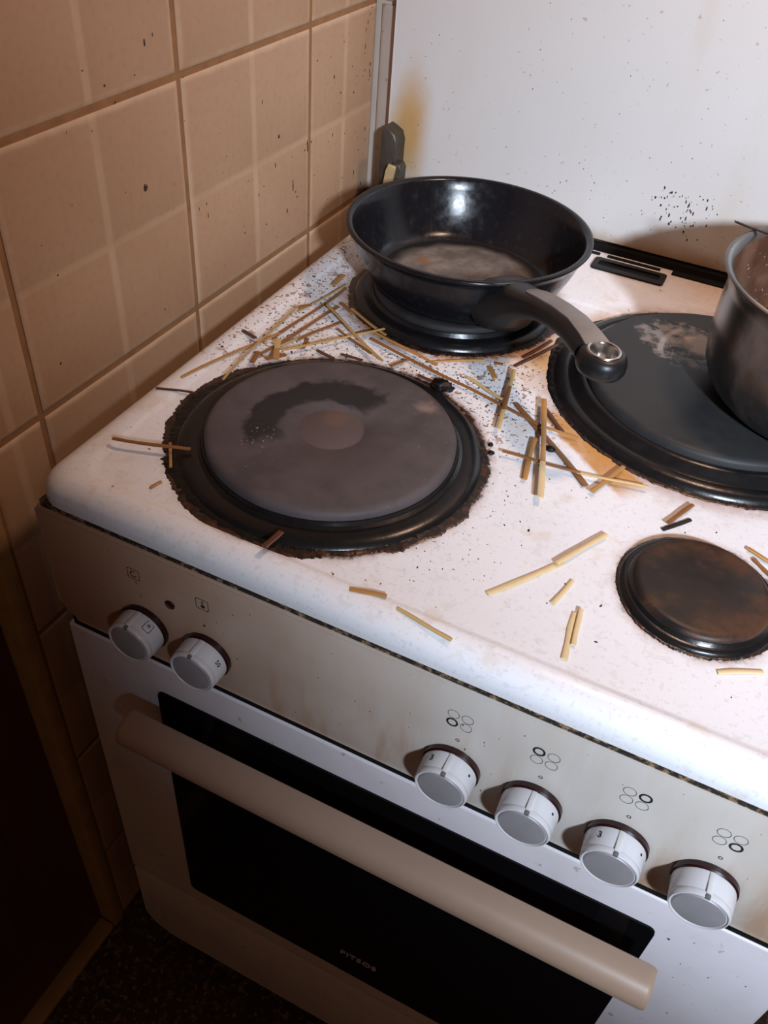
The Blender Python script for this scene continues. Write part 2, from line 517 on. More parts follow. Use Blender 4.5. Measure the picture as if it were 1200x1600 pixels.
def tile_mesh(name, wy, wz, mat, t=0.0055, groove=True):
    """tile lying in y,z, face to +x, with a shallow false joint across the middle when whole"""
    bm = bmesh.new()
    def steps(w):
        h = w / 2
        if groove and abs(w - 0.1955) < 0.0018:
            return [-h, -h + 0.0012, -h + 0.004, -0.003, 0.0, 0.003, h - 0.004, h - 0.0012, h]
        return [-h, -h + 0.0012, -h + 0.004, 0.0, h - 0.004, h - 0.0012, h]
    ys, zs = steps(wy), steps(wz)
    def dep(v, w):
        h = w / 2
        e = h - abs(v)
        d = 0.0012 if e < 1e-6 else (0.0004 if e < 0.0015 else 0.0)
        if groove and abs(w - 0.1955) < 0.0018 and abs(v) < 1e-6:
            d += 0.0005
        return d
    G = [[bm.verts.new((-max(dep(y, wy), dep(z, wz)), y, z)) for z in zs] for y in ys]
    for i in range(len(ys) - 1):
        for j in range(len(zs) - 1):
            bm.faces.new((G[i][j], G[i + 1][j], G[i + 1][j + 1], G[i][j + 1]))
    ny, nz = len(ys), len(zs)
    rim = [G[i][0] for i in range(ny)] + [G[-1][j] for j in range(1, nz)] + [G[i][-1] for i in range(ny - 2, -1, -1)] + [G[0][j] for j in range(nz - 2, 0, -1)]
    bk = [bm.verts.new((-t, v.co.y, v.co.z)) for v in rim]
    n = len(rim)
    for i in range(n):
        bm.faces.new((rim[(i + 1) % n], rim[i], bk[i], bk[(i + 1) % n]))
    bmesh.ops.recalc_face_normals(bm, faces=bm.faces)
    me = bpy.data.meshes.new(name)
    bm.to_mesh(me)
    bm.free()
    me.materials.append(mat)
    me.polygons.foreach_set('use_smooth', [True] * len(me.polygons))
    me.set_sharp_from_angle(angle=R(35))
    return me

G2 = 0.0028
cols = [(0.012, 0.0717), (0.0717, 0.2722), (0.2722, 0.4740), (0.4740, 0.612)]
cache = {}
for k in range(-4, 4):
    z0 = ZT - 0.0153 + 0.2 * k
    z1 = min(z0 + 0.2, 1.6)
    z0 = max(z0, 0.0)
    if z1 - z0 < 0.02:
        continue
    for (y0, y1) in cols:
        wy, wz = round(y1 - y0 - 2 * G2, 5), round(z1 - z0 - 2 * G2, 5)
        key = (wy, wz)
        if key not in cache:
            cache[key] = tile_mesh('tile', wy, wz, M['tile'])
        t = link('tile', cache[key], None, wl)
        t.location = (random.uniform(-0.0004, 0.0003), (y0 + y1) / 2, (z0 + z1) / 2)

BWY = 0.606
wb = box('wall_back', -0.25, 2.2, BWY + 0.004, BWY + 0.12, 0.0, 1.60, M['plaster'])
tag(wb, 'back wall, a pale strip of it showing beside the raised lid', kind='structure')
bt = tile_mesh('tile', 0.146, 0.196, M['tile_pale'], groove=False)
for k in range(0, 4):
    t = link('tile', bt, None, wb)
    t.rotation_euler = (0, 0, R(-90))
    t.location = (-0.039 + 0.075, BWY, ZT - 0.0153 + 0.2 * k + 0.1 if k else ZT - 0.0153 + 0.1)

# door beyond the end of the tiled wall, with its edge strip and threshold
trim = box('trim_1', -0.09, 0.003, -0.006, 0.010, 0.0, 1.60, M['trim'], bev=0.002)
trim.location = (WX, 0, 0); trim.rotation_euler = (0, 0, -YAW)
tag(trim, 'ochre edge strip closing the tiled wall left of the cooker', kind='structure')
thr = box('trim_2', -0.022, 0.006, -1.1, -0.007, 0.0, 0.010, M['trim'], bev=0.002)
thr.location = (WX - 0.004, 0, 0); thr.rotation_euler = (0, 0, -YAW)
tag(thr, 'dull ochre threshold strip on the floor below the dark door', kind='structure')
bm = bmesh.new()
box_bm(bm, -0.055, -0.018, -0.90, -0.007, 0.011, 1.60)
dr = from_bm('door_1', bm, M['door_wood'])
for (a, b) in ((-0.84, -0.48), (-0.42, -0.08)):
    for (c0, c1) in ((0.12, 0.70), (0.78, 1.50)):
        box('panel', -0.020, -0.013, a, b, c0, c1, M['door_wood'], dr, bev=0.003)
dr.location = (WX, 0, 0); dr.rotation_euler = (0, 0, -YAW)
tag(dr, 'dark red brown wooden door in shadow left of the cooker', kind='structure')

def blob_field(name, items, mat, parent, flat=0.35, seed=1):
    """many tiny drops: items = (centre, radius, (n,u,v) frame, stretch)"""
    rr = random.Random(seed)
    vs, fs = [], []
    for (c, r, (n, u, v), st) in items:
        b = len(vs)
        c, n, u, v = Vector(c), Vector(n), Vector(u), Vector(v)
        k = 6
        for i in range(k):
            a = 2 * math.pi * i / k
            q = r * rr.uniform(0.65, 1.2)
            vs.append(c + u * q * math.cos(a) + v * q * st * math.sin(a))
        for i in range(k):
            a = 2 * math.pi * i / k
            q = 0.55 * r * rr.uniform(0.6, 1.1)
            vs.append(c + u * q * math.cos(a) + v * q * st * math.sin(a) + n * r * flat * rr.uniform(0.6, 1.2))
        for i in range(k):
            j = (i + 1) % k
            fs.append((b + i, b + j, b + k + j, b + k + i))
        fs.append(tuple(b + k + i for i in range(k)))
    return tag(pyd(name, vs, fs, mat, parent), kind='stuff')

FX = ((1, 0, 0), (0, 1, 0), (0, 0, 1))
it = []
for _ in range(150):
    y = 0.6 - 0.5 * random.random() ** 1.6
    it.append(((0.0, y, ZT + random.uniform(-0.015, 0.33) * random.uniform(0.3, 1)), random.uniform(0.0003, 0.0011), FX, random.choice((1, 1, 1.3, 3.0))))
for (y, z, r, s) in ((0.219, 0.115, 0.0030, 1.3), (0.352, 0.245, 0.0022, 0.8), (0.415, 0.100, 0.0016, 1.6), (0.468, 0.078, 0.001, 6), (0.44, 0.045, 0.0012, 5), (0.52, 0.13, 0.0012, 2.0), (0.10, 0.018, 0.0016, 1)):
    it.append(((0.0, y, ZT + z), r, FX, s))
blob_field('splatter', it, M['splash'], wl)

# ------------------------------------------------------------------ cooker
stove = empty('electric_cooker', (0, 0, 0))
tag(stove, 'grimy white freestanding electric cooker with four hotplates and raised lid', 'cooker')

bm = bmesh.new()
box_bm(bm, 0.004, W - 0.004, 0.016, 0.580, 0.075, ZT - 0.022)
for fx in (0.05, W - 0.05):
    for fy in (0.07, 0.52):
        box_bm(bm, fx - 0.018, fx + 0.018, fy - 0.018, fy + 0.018, 0.0, 0.076)
from_bm('body', bm, M['body'], stove)

# cooktop: rolled edge, flat border, shallow pan inside
loops = []
def lp(ix0, ix1, iy0, iy1, r, z):
    loops.append([(x, y, ZT + z) for x, y in rrect(ix0, W - ix1, iy0, 0.588 - iy1, r, 7)])
lp(0.004, 0.004, 0.004, 0.004, 0.018, -0.0198)
lp(0, 0, 0, 0, 0.024, -0.0192)
lp(0, 0, 0, 0, 0.024, -0.0150)
for a in (10, 22, 34, 46, 58, 70, 80, 90):
    i = 0.0165 * (1 - math.cos(R(a)))
    lp(i, i, i, i, 0.024 - i * 0.4, -0.0150 + 0.0150 * math.sin(R(a)))
lp(0.024, 0.024, 0.0185, 0.130, 0.026, 0.0)
lp(0.0255, 0.0255, 0.0200, 0.1315, 0.026, -0.0004)
lp(0.028, 0.028, 0.0225, 0.134, 0.026, -0.0014)
lp(0.030, 0.030, 0.0245, 0.136, 0.026, -0.0018)
vs, fs = [], []
n = len(loops[0])
for L in loops:
    vs += L
for k in range(len(loops) - 1):
    for i in range(n):
        j = (i + 1) % n
        fs.append((k * n + i, k * n + j, (k + 1) * n + j, (k + 1) * n + i))
fs.append(tuple((len(loops) - 1) * n + i for i in range(n)))
cook = pyd('cooktop', vs, fs, M['enamel_top'], stove, 50)
tag(cook, 'white enamel top stained brown round the hotplates')

# grime line between cooktop and control panel
box('grime_strip', 0.006, W - 0.006, 0.0010, 0.02, ZT - 0.030, ZT - 0.0190, M['gap_grime'], stove)

# vent slot frame at the back
vf = box('vent_base', 0.2500, 0.3220, 0.5335, 0.5565, ZT - 0.0005, ZT + 0.0008, M['black_gap'], cook)
pts = rrect(0.2485, 0.3235, 0.532, 0.558, 0.004, 4)
pin = rrect(0.2545, 0.3175, 0.539, 0.551, 0.003, 4)
vs, fs = [], []
k = len(pts)
for (P_, z) in ((pts, 0.0), (pts, 0.0022), (pin, 0.0026), (pin, 0.0004)):
    vs += [(x, y, ZT + z) for x, y in P_]
for r_ in range(3):
    for i in range(k):
        j = (i + 1) % k
        fs.append((r_ * k + i, r_ * k + j, (r_ + 1) * k + j, (r_ + 1) * k + i))
pyd('vent_frame', vs, fs, plain('vent_plastic', (0.010, 0.009, 0.009), 0.45, spec=0.25), cook, 30)
box('rear_slot', 0.258, 0.314, 0.5655, 0.5705, ZT - 0.001, ZT + 0.0012, M['black_gap'], cook, bev=0.0004)
box('rear_slot', 0.326, 0.560, 0.5640, 0.5735, ZT - 0.001, ZT + 0.0018, M['black_gap'], cook, bev=0.0006)
box('rear_slot', 0.020, 0.250, 0.5655, 0.5705, ZT - 0.001, ZT + 0.0012, M['black_gap'], cook, bev=0.0004)

# raised lid
LY = 0.590
lp_ = rrect(-0.014, W + 0.014, ZT + 0.006, ZT + 0.60, (0.02, 0.02, 0.004, 0.004), 5)
lid = prism_y('lid', lp_, LY, LY + 0.012, M['lid'], stove, bev=0.003)
tag(lid, 'raised white enamel lid, stained by the hinge, browner along its lower edge')
box('lid_seal', 0.0, W, 0.583, 0.592, ZT - 0.004, ZT + 0.0035, M['black_gap'], lid)
FY = ((0, -1, 0), (1, 0, 0), (0, 0, 1))
it = []
for _ in range(170):
    it.append(((random.uniform(0.0, 0.56), LY, ZT + 0.02 + 0.3 * random.random() ** 1.5), random.uniform(0.0002, 0.0006), FY, random.choice((1, 1, 1.6))))
for _ in range(75):
    it.append(((random.gauss(0.318, 0.020), LY, ZT + random.gauss(0.056, 0.013)), random.uniform(0.0003, 0.0011), FY, random.choice((1, 1.5, 2.2))))
for _ in range(40):
    it.append(((random.gauss(0.21, 0.04), LY, ZT + abs(random.gauss(0.05, 0.025))), random.uniform(0.0002, 0.0006), FY, 1.5))
blob_field('splatter', it, M['splash'], lid, seed=4)

# hinge at the lid's lower left corner
hin = empty('hinge', (-0.004, 0.585, ZT + 0.0)); hin.parent = stove
prism_y('bracket', [(-0.007, 0.0), (0.012, 0.0), (0.012, 0.062), (0.009, 0.070), (0.002, 0.074), (-0.004, 0.0765), (-0.007, 0.072)], -0.018, 0.004, M['hinge'], hin, bev=0.002)
prism_y('fold', [(0.010, 0.0), (0.021, 0.0), (0.022, 0.038), (0.019, 0.043), (0.012, 0.043)], -0.024, -0.010, M['hinge'], hin, bev=0.0015)
prism_y('spring_tab', [(0.000, 0.0), (0.010, 0.0), (0.016, 0.034), (0.017, 0.041), (0.008, 0.042), (0.006, 0.036)], -0.0285, -0.0245, M['brass'], hin, bev=0.001)

# ---- hotplates
def hotplate(key, plate_prof, ring_prof, mat, label):
    bx, by, _ = BURN[key]
    e = empty('hotplate', (bx, by, ZR))
    e.parent = stove
    e['label'] = label
    lathe('trim_ring', ring_prof, 96, M['ring_black'], e, smooth=38)
    lathe('plate', plate_prof, 96, mat, e, smooth=38)
    return e
def plate_prof(r, z, nub=None):
    p = [(r + 0.0025, 0.002), (r + 0.0025, z - 0.004), (r + 0.0012, z - 0.0014), (r - 0.001, z - 0.0003), (r - 0.004, z)]
    if nub:
        p += [(nub + 0.0012, z - 0.0001), (nub, z - 0.0009), (nub - 0.002, z - 0.0010), (nub - 0.0035, z - 0.0005)]
    return p + [(0, z - (0.0005 if nub else 0.0))]
hotplate('FL', plate_prof(0.0900, 0.0150, 0.0250),
         [(0.1130, 0.0), (0.1115, 0.0022), (0.1070, 0.0042), (0.1010, 0.0050), (0.0975, 0.0044), (0.0950, 0.0058), (0.0940, 0.0085), (0.0930, 0.0085), (0.0920, 0.003)],
         M['plate_FL'], 'big grey cast iron plate with a charred crescent, front left')
hotplate('RL', plate_prof(0.0740, 0.0150),
         [(0.0950, 0.0), (0.0940, 0.0030), (0.0905, 0.0060), (0.0865, 0.0070), (0.0835, 0.0058), (0.0800, 0.0062), (0.0780, 0.0095), (0.0765, 0.0095), (0.0755, 0.003)],
         M['plate_RL'], 'blackened plate under the frying pan, rear left')
hotplate('RR', plate_prof(0.1085, 0.0195),
         [(0.1370, 0.0), (0.1355, 0.0035), (0.1310, 0.0062), (0.1262, 0.0066), (0.1238, 0.0050), (0.1200, 0.0070), (0.1170, 0.0112), (0.1140, 0.0125), (0.1118, 0.0125), (0.1105, 0.003)],
         M['plate_RR'], 'largest slate-dark plate with a scorched patch, rear right')
hotplate('FR', plate_prof(0.0420, 0.0100),
         [(0.0513, 0.0), (0.0505, 0.0024), (0.0485, 0.0038), (0.0465, 0.0040), (0.0455, 0.0052), (0.0448, 0.0062), (0.0440, 0.0062), (0.0435, 0.002)],
         M['plate_FR'], 'smallest plate, rusty brown and black, front right')

# ---- burnt crust round the burners
def crust(key, r0, rfun, h, mat, seed, n=900):
    bx, by, br = BURN[key]
    vs, fs = [], []
    rings = 9
    for i in range(n):
        a = 2 * math.pi * i / n
        ro = rfun(a)
        for k in range(rings):
            t = k / (rings - 1)
            r = r0 + (ro - r0) * t
            x, y = r * math.cos(a), r * math.sin(a)
            nz = mnoise.fractal(Vector((x * 90 + seed, y * 90, 0.3 * seed)), 1.0, 2.0, 3)
            z = h * (1 - t ** 3) * (0.75 + 0.45 * nz) + 0.0003
            vs.append((x, y, max(z, 0.0002) if k < rings - 1 else -0.0002))
    for i in range(n):
        j = (i + 1) % n
        for k in range(rings - 1):
            fs.append((i * rings + k, j * rings + k, j * rings + k + 1, i * rings + k + 1))
    o = pyd('burnt_crust', vs, fs, mat, cook, 60)
    o.location = (bx, by, ZR)
    bm_ = bmesh.new(); bm_.from_mesh(o.data); bmesh.ops.recalc_face_normals(bm_, faces=bm_.faces)
    if sum(f.normal.z for f in bm_.faces) < 0:
        bmesh.ops.reverse_faces(bm_, faces=bm_.faces)
    bm_.to_mesh(o.data); bm_.free()
    return o
def edge_fun(base, amp, seed, bumps=()):
    def f(a):
        c_, s_ = math.cos(a), math.sin(a)
        r = base
        for fq, wt in ((2.2, 0.8), (6.0, 0.35), (17.0, 0.30), (41.0, 0.20), (95.0, 0.16)):
            r += amp * wt * mnoise.noise(Vector((c_ * fq + seed, s_ * fq, seed * 1.7 + fq)))
        # here and there a flake is missing or sticks out
        fl = mnoise.noise(Vector((c_ * 28 - seed, s_ * 28, 9.1)))
        if fl > 0.34:
            r += amp * 1.1 * (fl - 0.34)
        elif fl < -0.30:
            r += amp * 1.6 * (fl + 0.30)
        for (a0, wd, hh) in bumps:
            d = (a - R(a0) + math.pi) % (2 * math.pi) - math.pi
            r += hh * math.exp(-(d / R(wd)) ** 2)
        return r
    return f
crust('FL', 0.094, edge_fun(0.1165, 0.0050, 3.1, ((185, 35, 0.006), (225, 12, 0.003), (268, 14, 0.003), (75, 40, -0.010))), 0.0026, M['crust'], 3)
crust('FL', 0.109, edge_fun(0.1195, 0.0062, 8.1, ((185, 35, 0.006), (262, 25, 0.004), (75, 40, -0.010))), 0.0006, M['crust_brown'], 5)
crust('RL', 0.080, edge_fun(0.0975, 0.0030, 5.7), 0.0020, M['crust'], 6)
crust('RL', 0.092, edge_fun(0.1005, 0.0040, 2.2), 0.0006, M['crust_brown'], 7)
crust('RR', 0.128, edge_fun(0.1385, 0.0030, 9.4, ((195, 25, 0.003),)), 0.0022, M['crust'], 8)
crust('RR', 0.133, edge_fun(0.1400, 0.0030, 4.4, ((170, 18, 0.006),)), 0.0007, M['crust_brown'], 11)
crust('FR', 0.0495, edge_fun(0.0530, 0.0014, 1.4), 0.0008, M['crust_brown'], 9)

# ---- control panel
PZ0, PZ1 = ZT - 0.1415, ZT - 0.0250
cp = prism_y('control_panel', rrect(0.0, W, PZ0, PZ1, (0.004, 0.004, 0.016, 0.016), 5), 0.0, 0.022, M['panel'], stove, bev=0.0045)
tag(cp, 'cream control panel smeared with brown grease, warm dim light painted into its left')
box('door_gap', 0.008, W - 0.008, 0.0025, 0.02, ZT - 0.1512, ZT - 0.1405, M['black_gap'], stove)

def ring_mark(name, x, z, r, w, mat, parent, y=-0.0002, n=28):
    vs, fs = [], []
    for i in range(n):
        a = 2 * math.pi * i / n
        for q in (r - w, r):
            vs.append((x + q * math.cos(a), y, z + q * math.sin(a)))
    for i in range(n):
        j = (i + 1) % n
        fs.append((2 * i, 2 * i + 1, 2 * j + 1, 2 * j))
    bm = bmesh.new()
    V = [bm.verts.new(v) for v in vs]
    F = [bm.faces.new([V[i] for i in f]) for f in fs]
    e = bmesh.ops.extrude_face_region(bm, geom=F)
    bmesh.ops.translate(bm, vec=(0, 0.0004, 0), verts=[g for g in e['geom'] if isinstance(g, bmesh.types.BMVert)])
    return from_bm(name, bm, mat, parent)

KX = [0.0855, 0.1395, 0.3305, 0.3862, 0.4420, 0.4965]
KZ = ZT - 0.1065
bold = {2: 2, 3: 0, 4: 1, 5: 3}
for i in range(2, 6):
    x, z = KX[i] - 0.0010, ZT - 0.0575
    for q, (dx, dz) in enumerate(((-0.0047, 0.0042), (0.0047, 0.0042), (-0.0047, -0.0042), (0.0047, -0.0042))):
        b = bold[i] == q
        ring_mark('burner_symbol', x + dx, z + dz, 0.0040, 0.0013 if b else 0.00040, M['ink'] if b else M['ink_grey'], cp)
    ring_mark('zero_mark', KX[i], ZT - 0.0775, 0.0014, 0.00045, M['ink'], cp, n=14)

def frame_mark(x, z, s, mat):
    a, b = rrect(x - s, x + s, z - s, z + s, s * 0.3, 4), rrect(x - s * 0.9, x + s * 0.9, z - s * 0.9, z + s * 0.9, s * 0.25, 4)
    k = len(a)
    vs = [(p[0], -0.0002, p[1]) for p in a] + [(p[0], -0.0002, p[1]) for p in b]
    pyd('symbol_frame', vs, [(i, (i + 1) % k, k + (i + 1) % k, k + i) for i in range(k)], mat, cp)
def arc_mark(x, z, r, w, a0, a1, mat, parent):
    vs, fs = [], []
    n = 14
    for i in range(n + 1):
        a = R(a0 + (a1 - a0) * i / n)
        for q in (r - w, r):
            vs.append((x + q * math.cos(a), -0.0003, z + q * math.sin(a)))
    for i in range(n):
        fs.append((2 * i, 2 * i + 1, 2 * i + 3, 2 * i + 2))
    return pyd('symbol_arc', vs, fs, mat, parent)
frame_mark(0.0820, ZT - 0.0540, 0.0052, M['ink'])
arc_mark(0.0820, ZT - 0.0540, 0.0030, 0.0008, 60, 330, M['ink'], cp)
pyd('smudge_mark', [(0.0815, -0.0003, ZT - 0.0605), (0.0840, -0.0003, ZT - 0.0618), (0.0852, -0.0003, ZT - 0.0636), (0.0832, -0.0003, ZT - 0.0630)], [(0, 1, 2, 3)], M['ink_grey'], cp)
ring_mark('zero_mark', 0.0855, ZT - 0.0748, 0.0011, 0.0004, M['ink_grey'], cp, n=14)
frame_mark(0.1390, ZT - 0.0545, 0.0052, M['ink'])
lathe('symbol_bulb', [(0, 0), (0.0017, 0), (0.0017, 0.0003), (0, 0.0003)], 16, M['ink'], cp, (0.1395, 0.0001, ZT - 0.0562), rot=(R(90), 0, 0))
box('symbol_stem', 0.1386, 0.1404, -0.0003, 0.0002, ZT - 0.0555, ZT - 0.0510, M['ink_grey'], cp)
lathe('zero_mark', [(0, 0), (0.0010, 0), (0.0010, 0.0003), (0, 0.0003)], 14, M['ink'], cp, (0.1390, 0.0001, ZT - 0.0765), rot=(R(90), 0, 0))
lathe('indicator_lamp', [(0.0040, 0), (0.0040, 0.0008), (0.0030, 0.0016), (0, 0.0020)], 24, M['lamp_red'], cp, (0.1110, 0.0, ZT - 0.0700), rot=(R(90), 0, 0))

# ---- knobs
def make_knob(i):
    k = empty('knob', (KX[i], 0.0, KZ)); k.parent = stove
    k['label'] = ('oven function knob, leftmost', 'oven temperature knob, second from the left', 'hotplate knob, third from the left',
                  'hotplate knob, fourth from the left', 'hotplate knob marked 3, fifth from the left', 'hotplate knob, rightmost')[i]
    rt = (R(90), 0, 0)
    lathe('collar', [(0.0200, 0.0), (0.0200, 0.0035), (0.0190, 0.0045), (0.0, 0.0045)], 56, M['knob_collar'], k, rot=rt)
    lathe('grip', [(0.0188, 0.0042), (0.0190, 0.0055), (0.0184, 0.0160), (0.0181, 0.0168), (0.0183, 0.0174), (0.0181, 0.0196), (0.0174, 0.0208), (0.0168, 0.0208), (0.0163, 0.0198), (0.0, 0.0198)], 64, M['knob'], k, rot=rt)
    lathe('face', [(0.0156, 0.0196), (0.0156, 0.0203), (0.0149, 0.0209), (0.0120, 0.0213), (0.0070, 0.0216), (0.0, 0.0217)], 56, M['knob_face'], k, rot=rt)
    box('pointer', -0.0017, 0.0017, -0.0185, -0.0045, 0.0178, 0.0196, M['pointer'], k, bev=0.0005)
    box('pointer_tip', -0.0015, 0.0015, -0.0210, -0.0186, 0.0158, 0.0186, M['ink_grey'], k, bev=0.0004)
    def mark(txt, ang, size, yy=-0.0105):
        a = R(ang)
        nrm = Vector((math.cos(a), 0, math.sin(a)))
        up = Vector((0, 1, 0))
        rg = up.cross(nrm)
        Mx = Matrix((rg, up, nrm)).transposed().to_4x4()
        Mx.translation = nrm * 0.0187 + Vector((0, yy, 0))
        text_mesh('number_print', txt, size, M['ink'], k, Mx, 0.0003)
    if i in (2, 4):
        mark('3', 128, 0.0062)
    if i in (2, 3, 4):
        mark('.', 40, 0.0150, -0.006)
    if i == 1:
        mark('50', 30, 0.0050)
    if i == 0:
        a = R(52)
        nrm = Vector((math.cos(a), 0, math.sin(a))); up = Vector((0, 1, 0)); rg = up.cross(nrm)
        P_ = rrect(-0.0034, 0.0034, -0.0038, 0.0038, 0.0009, 3); Q_ = rrect(-0.0030, 0.0030, -0.0034, 0.0034, 0.0007, 3)
        kk = len(P_)
        vs = [nrm * (0.01885 if abs(p[0]) < 9 else 0) + rg * p[0] + up * (p[1] - 0.0105) for p in P_ + Q_]
        pyd('symbol_frame', vs, [(q, (q + 1) % kk, kk + (q + 1) % kk, kk + q) for q in range(kk)], M['ink'], k)
        mark('*', 52, 0.0080, -0.0110)
    return k
for i in range(6):
    make_knob(i)

# ---- oven door
od = prism_y('oven_door', rrect(0.002, W - 0.002, ZT - 0.5660, ZT - 0.1515, 0.003, 3), 0.001, 0.022, M['door'], stove, bev=0.002)
tag(od, 'white oven door with black glass and cream bar handle')
prism_y('door_glass', rrect(0.0850, 0.4900, ZT - 0.5360, ZT - 0.1870, 0.006, 5), -0.0006, 0.004, M['glass'], od, bev=0.0005, seg=1)
# bar handle: bowed front, flat top
prof = [(-0.0225, -0.1885), (-0.0240, -0.1862), (-0.0290, -0.1850), (-0.0365, -0.1862), (-0.0430, -0.1905), (-0.0462, -0.1965), (-0.0466, -0.2035), (-0.0440, -0.2090), (-0.0390, -0.2120), (-0.0300, -0.2125), (-0.0245, -0.2110), (-0.0225, -0.2080)]
vs, fs = [], []
HXS = [(0.0780, 0.90), (0.0795, 0.97), (0.0820, 1.0), (0.4920, 1.0), (0.4945, 0.97), (0.4960, 0.90)]
cyy = sum(p[0] for p in prof) / len(prof); czz = sum(p[1] for p in prof) / len(prof)
for (x, s) in HXS:
    vs += [(x, cyy + (y - cyy) * s, ZT + czz + (z - czz) * s) for (y, z) in prof]
k = len(prof)
for a in range(len(HXS) - 1):
    for i in range(k):
        j = (i + 1) % k
        fs.append((a * k + i, a * k + j, (a + 1) * k + j, (a + 1) * k + i))
fs.append(tuple(range(k))[::-1]); fs.append(tuple((len(HXS) - 1) * k + i for i in range(k)))
bm = bmesh.new()
V = [bm.verts.new(v) for v in vs]
for f in fs: bm.faces.new([V[i] for i in f])
from_bm('handle', bm, M['handle_cream'], od, 40)
for x in (0.110, 0.465):
    bm = bmesh.new()
    A = [bm.verts.new((x - 0.011, y, ZT + z)) for y, z in ((-0.042, -0.2105), (-0.027, -0.2110), (0.001, -0.2420), (0.001, -0.2650))]
    B = [bm.verts.new((x + 0.011, v.co.y, v.co.z)) for v in A]
    bm.faces.new(A); bm.faces.new(B[::-1])
    for i in range(4):
        bm.faces.new((A[i], A[(i + 1) % 4], B[(i + 1) % 4], B[i]))
    bmesh.ops.bevel(bm, geom=bm.edges[:], offset=0.0015, segments=2, affect='EDGES', profile=0.5)
    from_bm('handle_post', bm, M['handle_cream'], od, 40)
text_mesh('brand_lettering', 'PITSOS', 0.0118, plain('logo_grey', (0.50, 0.45, 0.44), 0.5), od,
          Matrix.Translation((0.2824, -0.0009, ZT - 0.4915)) @ Matrix.Rotation(R(90), 4, 'X'), 0.0003, 1.12, 0.0003, 0.97)
it = []
for _ in range(30):
    it.append(((random.uniform(0.50, 0.56), 0.001, ZT - random.uniform(0.16, 0.55)), random.uniform(0.0003, 0.0007), FY, 1.2))
it.append(((0.499, 0.001, ZT - 0.192), 0.0016, FY, 1.0))
blob_field('splatter', it, M['splash'], od, seed=6)
it = []
for _ in range(60):
    it.append(((random.uniform(0.02, 0.56), 0.0, ZT - random.uniform(0.032, 0.136)), random.uniform(0.0002, 0.0006), FY, random.choice((1, 1.5, 2.5))))
blob_field('splatter', it, M['splash'], cp, seed=16)

# drawer front below the door
prism_y('drawer_front', rrect(0.003, W - 0.003, ZT - 0.7180, ZT - 0.5700, (0.003, 0.003, 0.032, 0.032), 6), 0.002, 0.022, M['door'], stove, bev=0.003)
box('drawer_gap', 0.010, W - 0.010, 0.008, 0.02, ZT - 0.5725, ZT - 0.5640, plain('rust_gap', (0.07, 0.03, 0.02), 0.8), stove)

# ------------------------------------------------------------------ frying pan
PCX, PCY = 0.1565, 0.4050
pan = empty('frying_pan', (PCX, PCY, ZR + 0.0152))
tag(pan, 'deep black frying pan with a steel-topped handle on the rear left hotplate', 'pan')
o_prof = [(0.0, 0.0), (0.078, 0.0), (0.0815, 0.0010), (0.0840, 0.0035), (0.0900, 0.0120), (0.0960, 0.0225), (0.1015, 0.0345), (0.1055, 0.0455),
          (0.1082, 0.0510), (0.1108, 0.0530), (0.1118, 0.0545), (0.1114, 0.0560), (0.1095, 0.0566), (0.1066, 0.0560), (0.1046, 0.0535),
          (0.1020, 0.0455), (0.0980, 0.0345), (0.0925, 0.0225), (0.0860, 0.0115), (0.0810, 0.0055), (0.0770, 0.0042)]
lathe('bowl', o_prof, 128, M['pan'], pan, smooth=60)
lathe('cooking_surface', [(0.0790, 0.0044), (0.0760, 0.0044), (0.0, 0.0046)], 96, M['pan_floor'], pan, smooth=60)
# handle runs out along its own x axis
ANG = R(-47.4)
hd = empty('handle', (0, 0, 0), ANG); hd.parent = pan
Z0 = -0.0134
path = [(0.0900, 0.0270, 0.0300, 0.0220), (0.1010, 0.0320, 0.0260, 0.0230), (0.1120, 0.0380, 0.0205, 0.0190), (0.1250, 0.0455, 0.0165, 0.0140), (0.1400, 0.0525, 0.0140, 0.0110),
        (0.1600, 0.0600, 0.0128, 0.0096), (0.1850, 0.0665, 0.0124, 0.0090), (0.2080, 0.0705, 0.0130, 0.0088), (0.2280, 0.0705, 0.0142, 0.0084), (0.2360, 0.0698, 0.0138, 0.0078)]
def sweep_verts(path, n, ex=2.6, zoff=0.0):
    vs = []
    for q, (x, z, hw, hh) in enumerate(path):
        a, b = path[max(0, q - 1)], path[min(len(path) - 1, q + 1)]
        tx, tz = b[0] - a[0], b[1] - a[1]
        l = math.hypot(tx, tz)
        nx, nz = -tz / l, tx / l
        for i in range(n):
            an = 2 * math.pi * i / n
            c, s = math.cos(an), math.sin(an)
            u = hw * math.copysign(abs(c) ** (2 / ex), c)
            w = hh * math.copysign(abs(s) ** (2 / ex), s) + zoff
            vs.append((x + nx * w, u, z + nz * w))
    return vs
N_ = 20
vs = sweep_verts(path, N_)
fs = []
for a in range(len(path) - 1):
    for i in range(N_):
        j = (i + 1) % N_
        fs.append((a * N_ + i, a * N_ + j, (a + 1) * N_ + j, (a + 1) * N_ + i))
fs.append(tuple(range(N_))); fs.append(tuple((len(path) - 1) * N_ + i for i in range(N_)))
bm = bmesh.new()
V = [bm.verts.new(v) for v in vs]
for f in fs: bm.faces.new([V[i] for i in f])
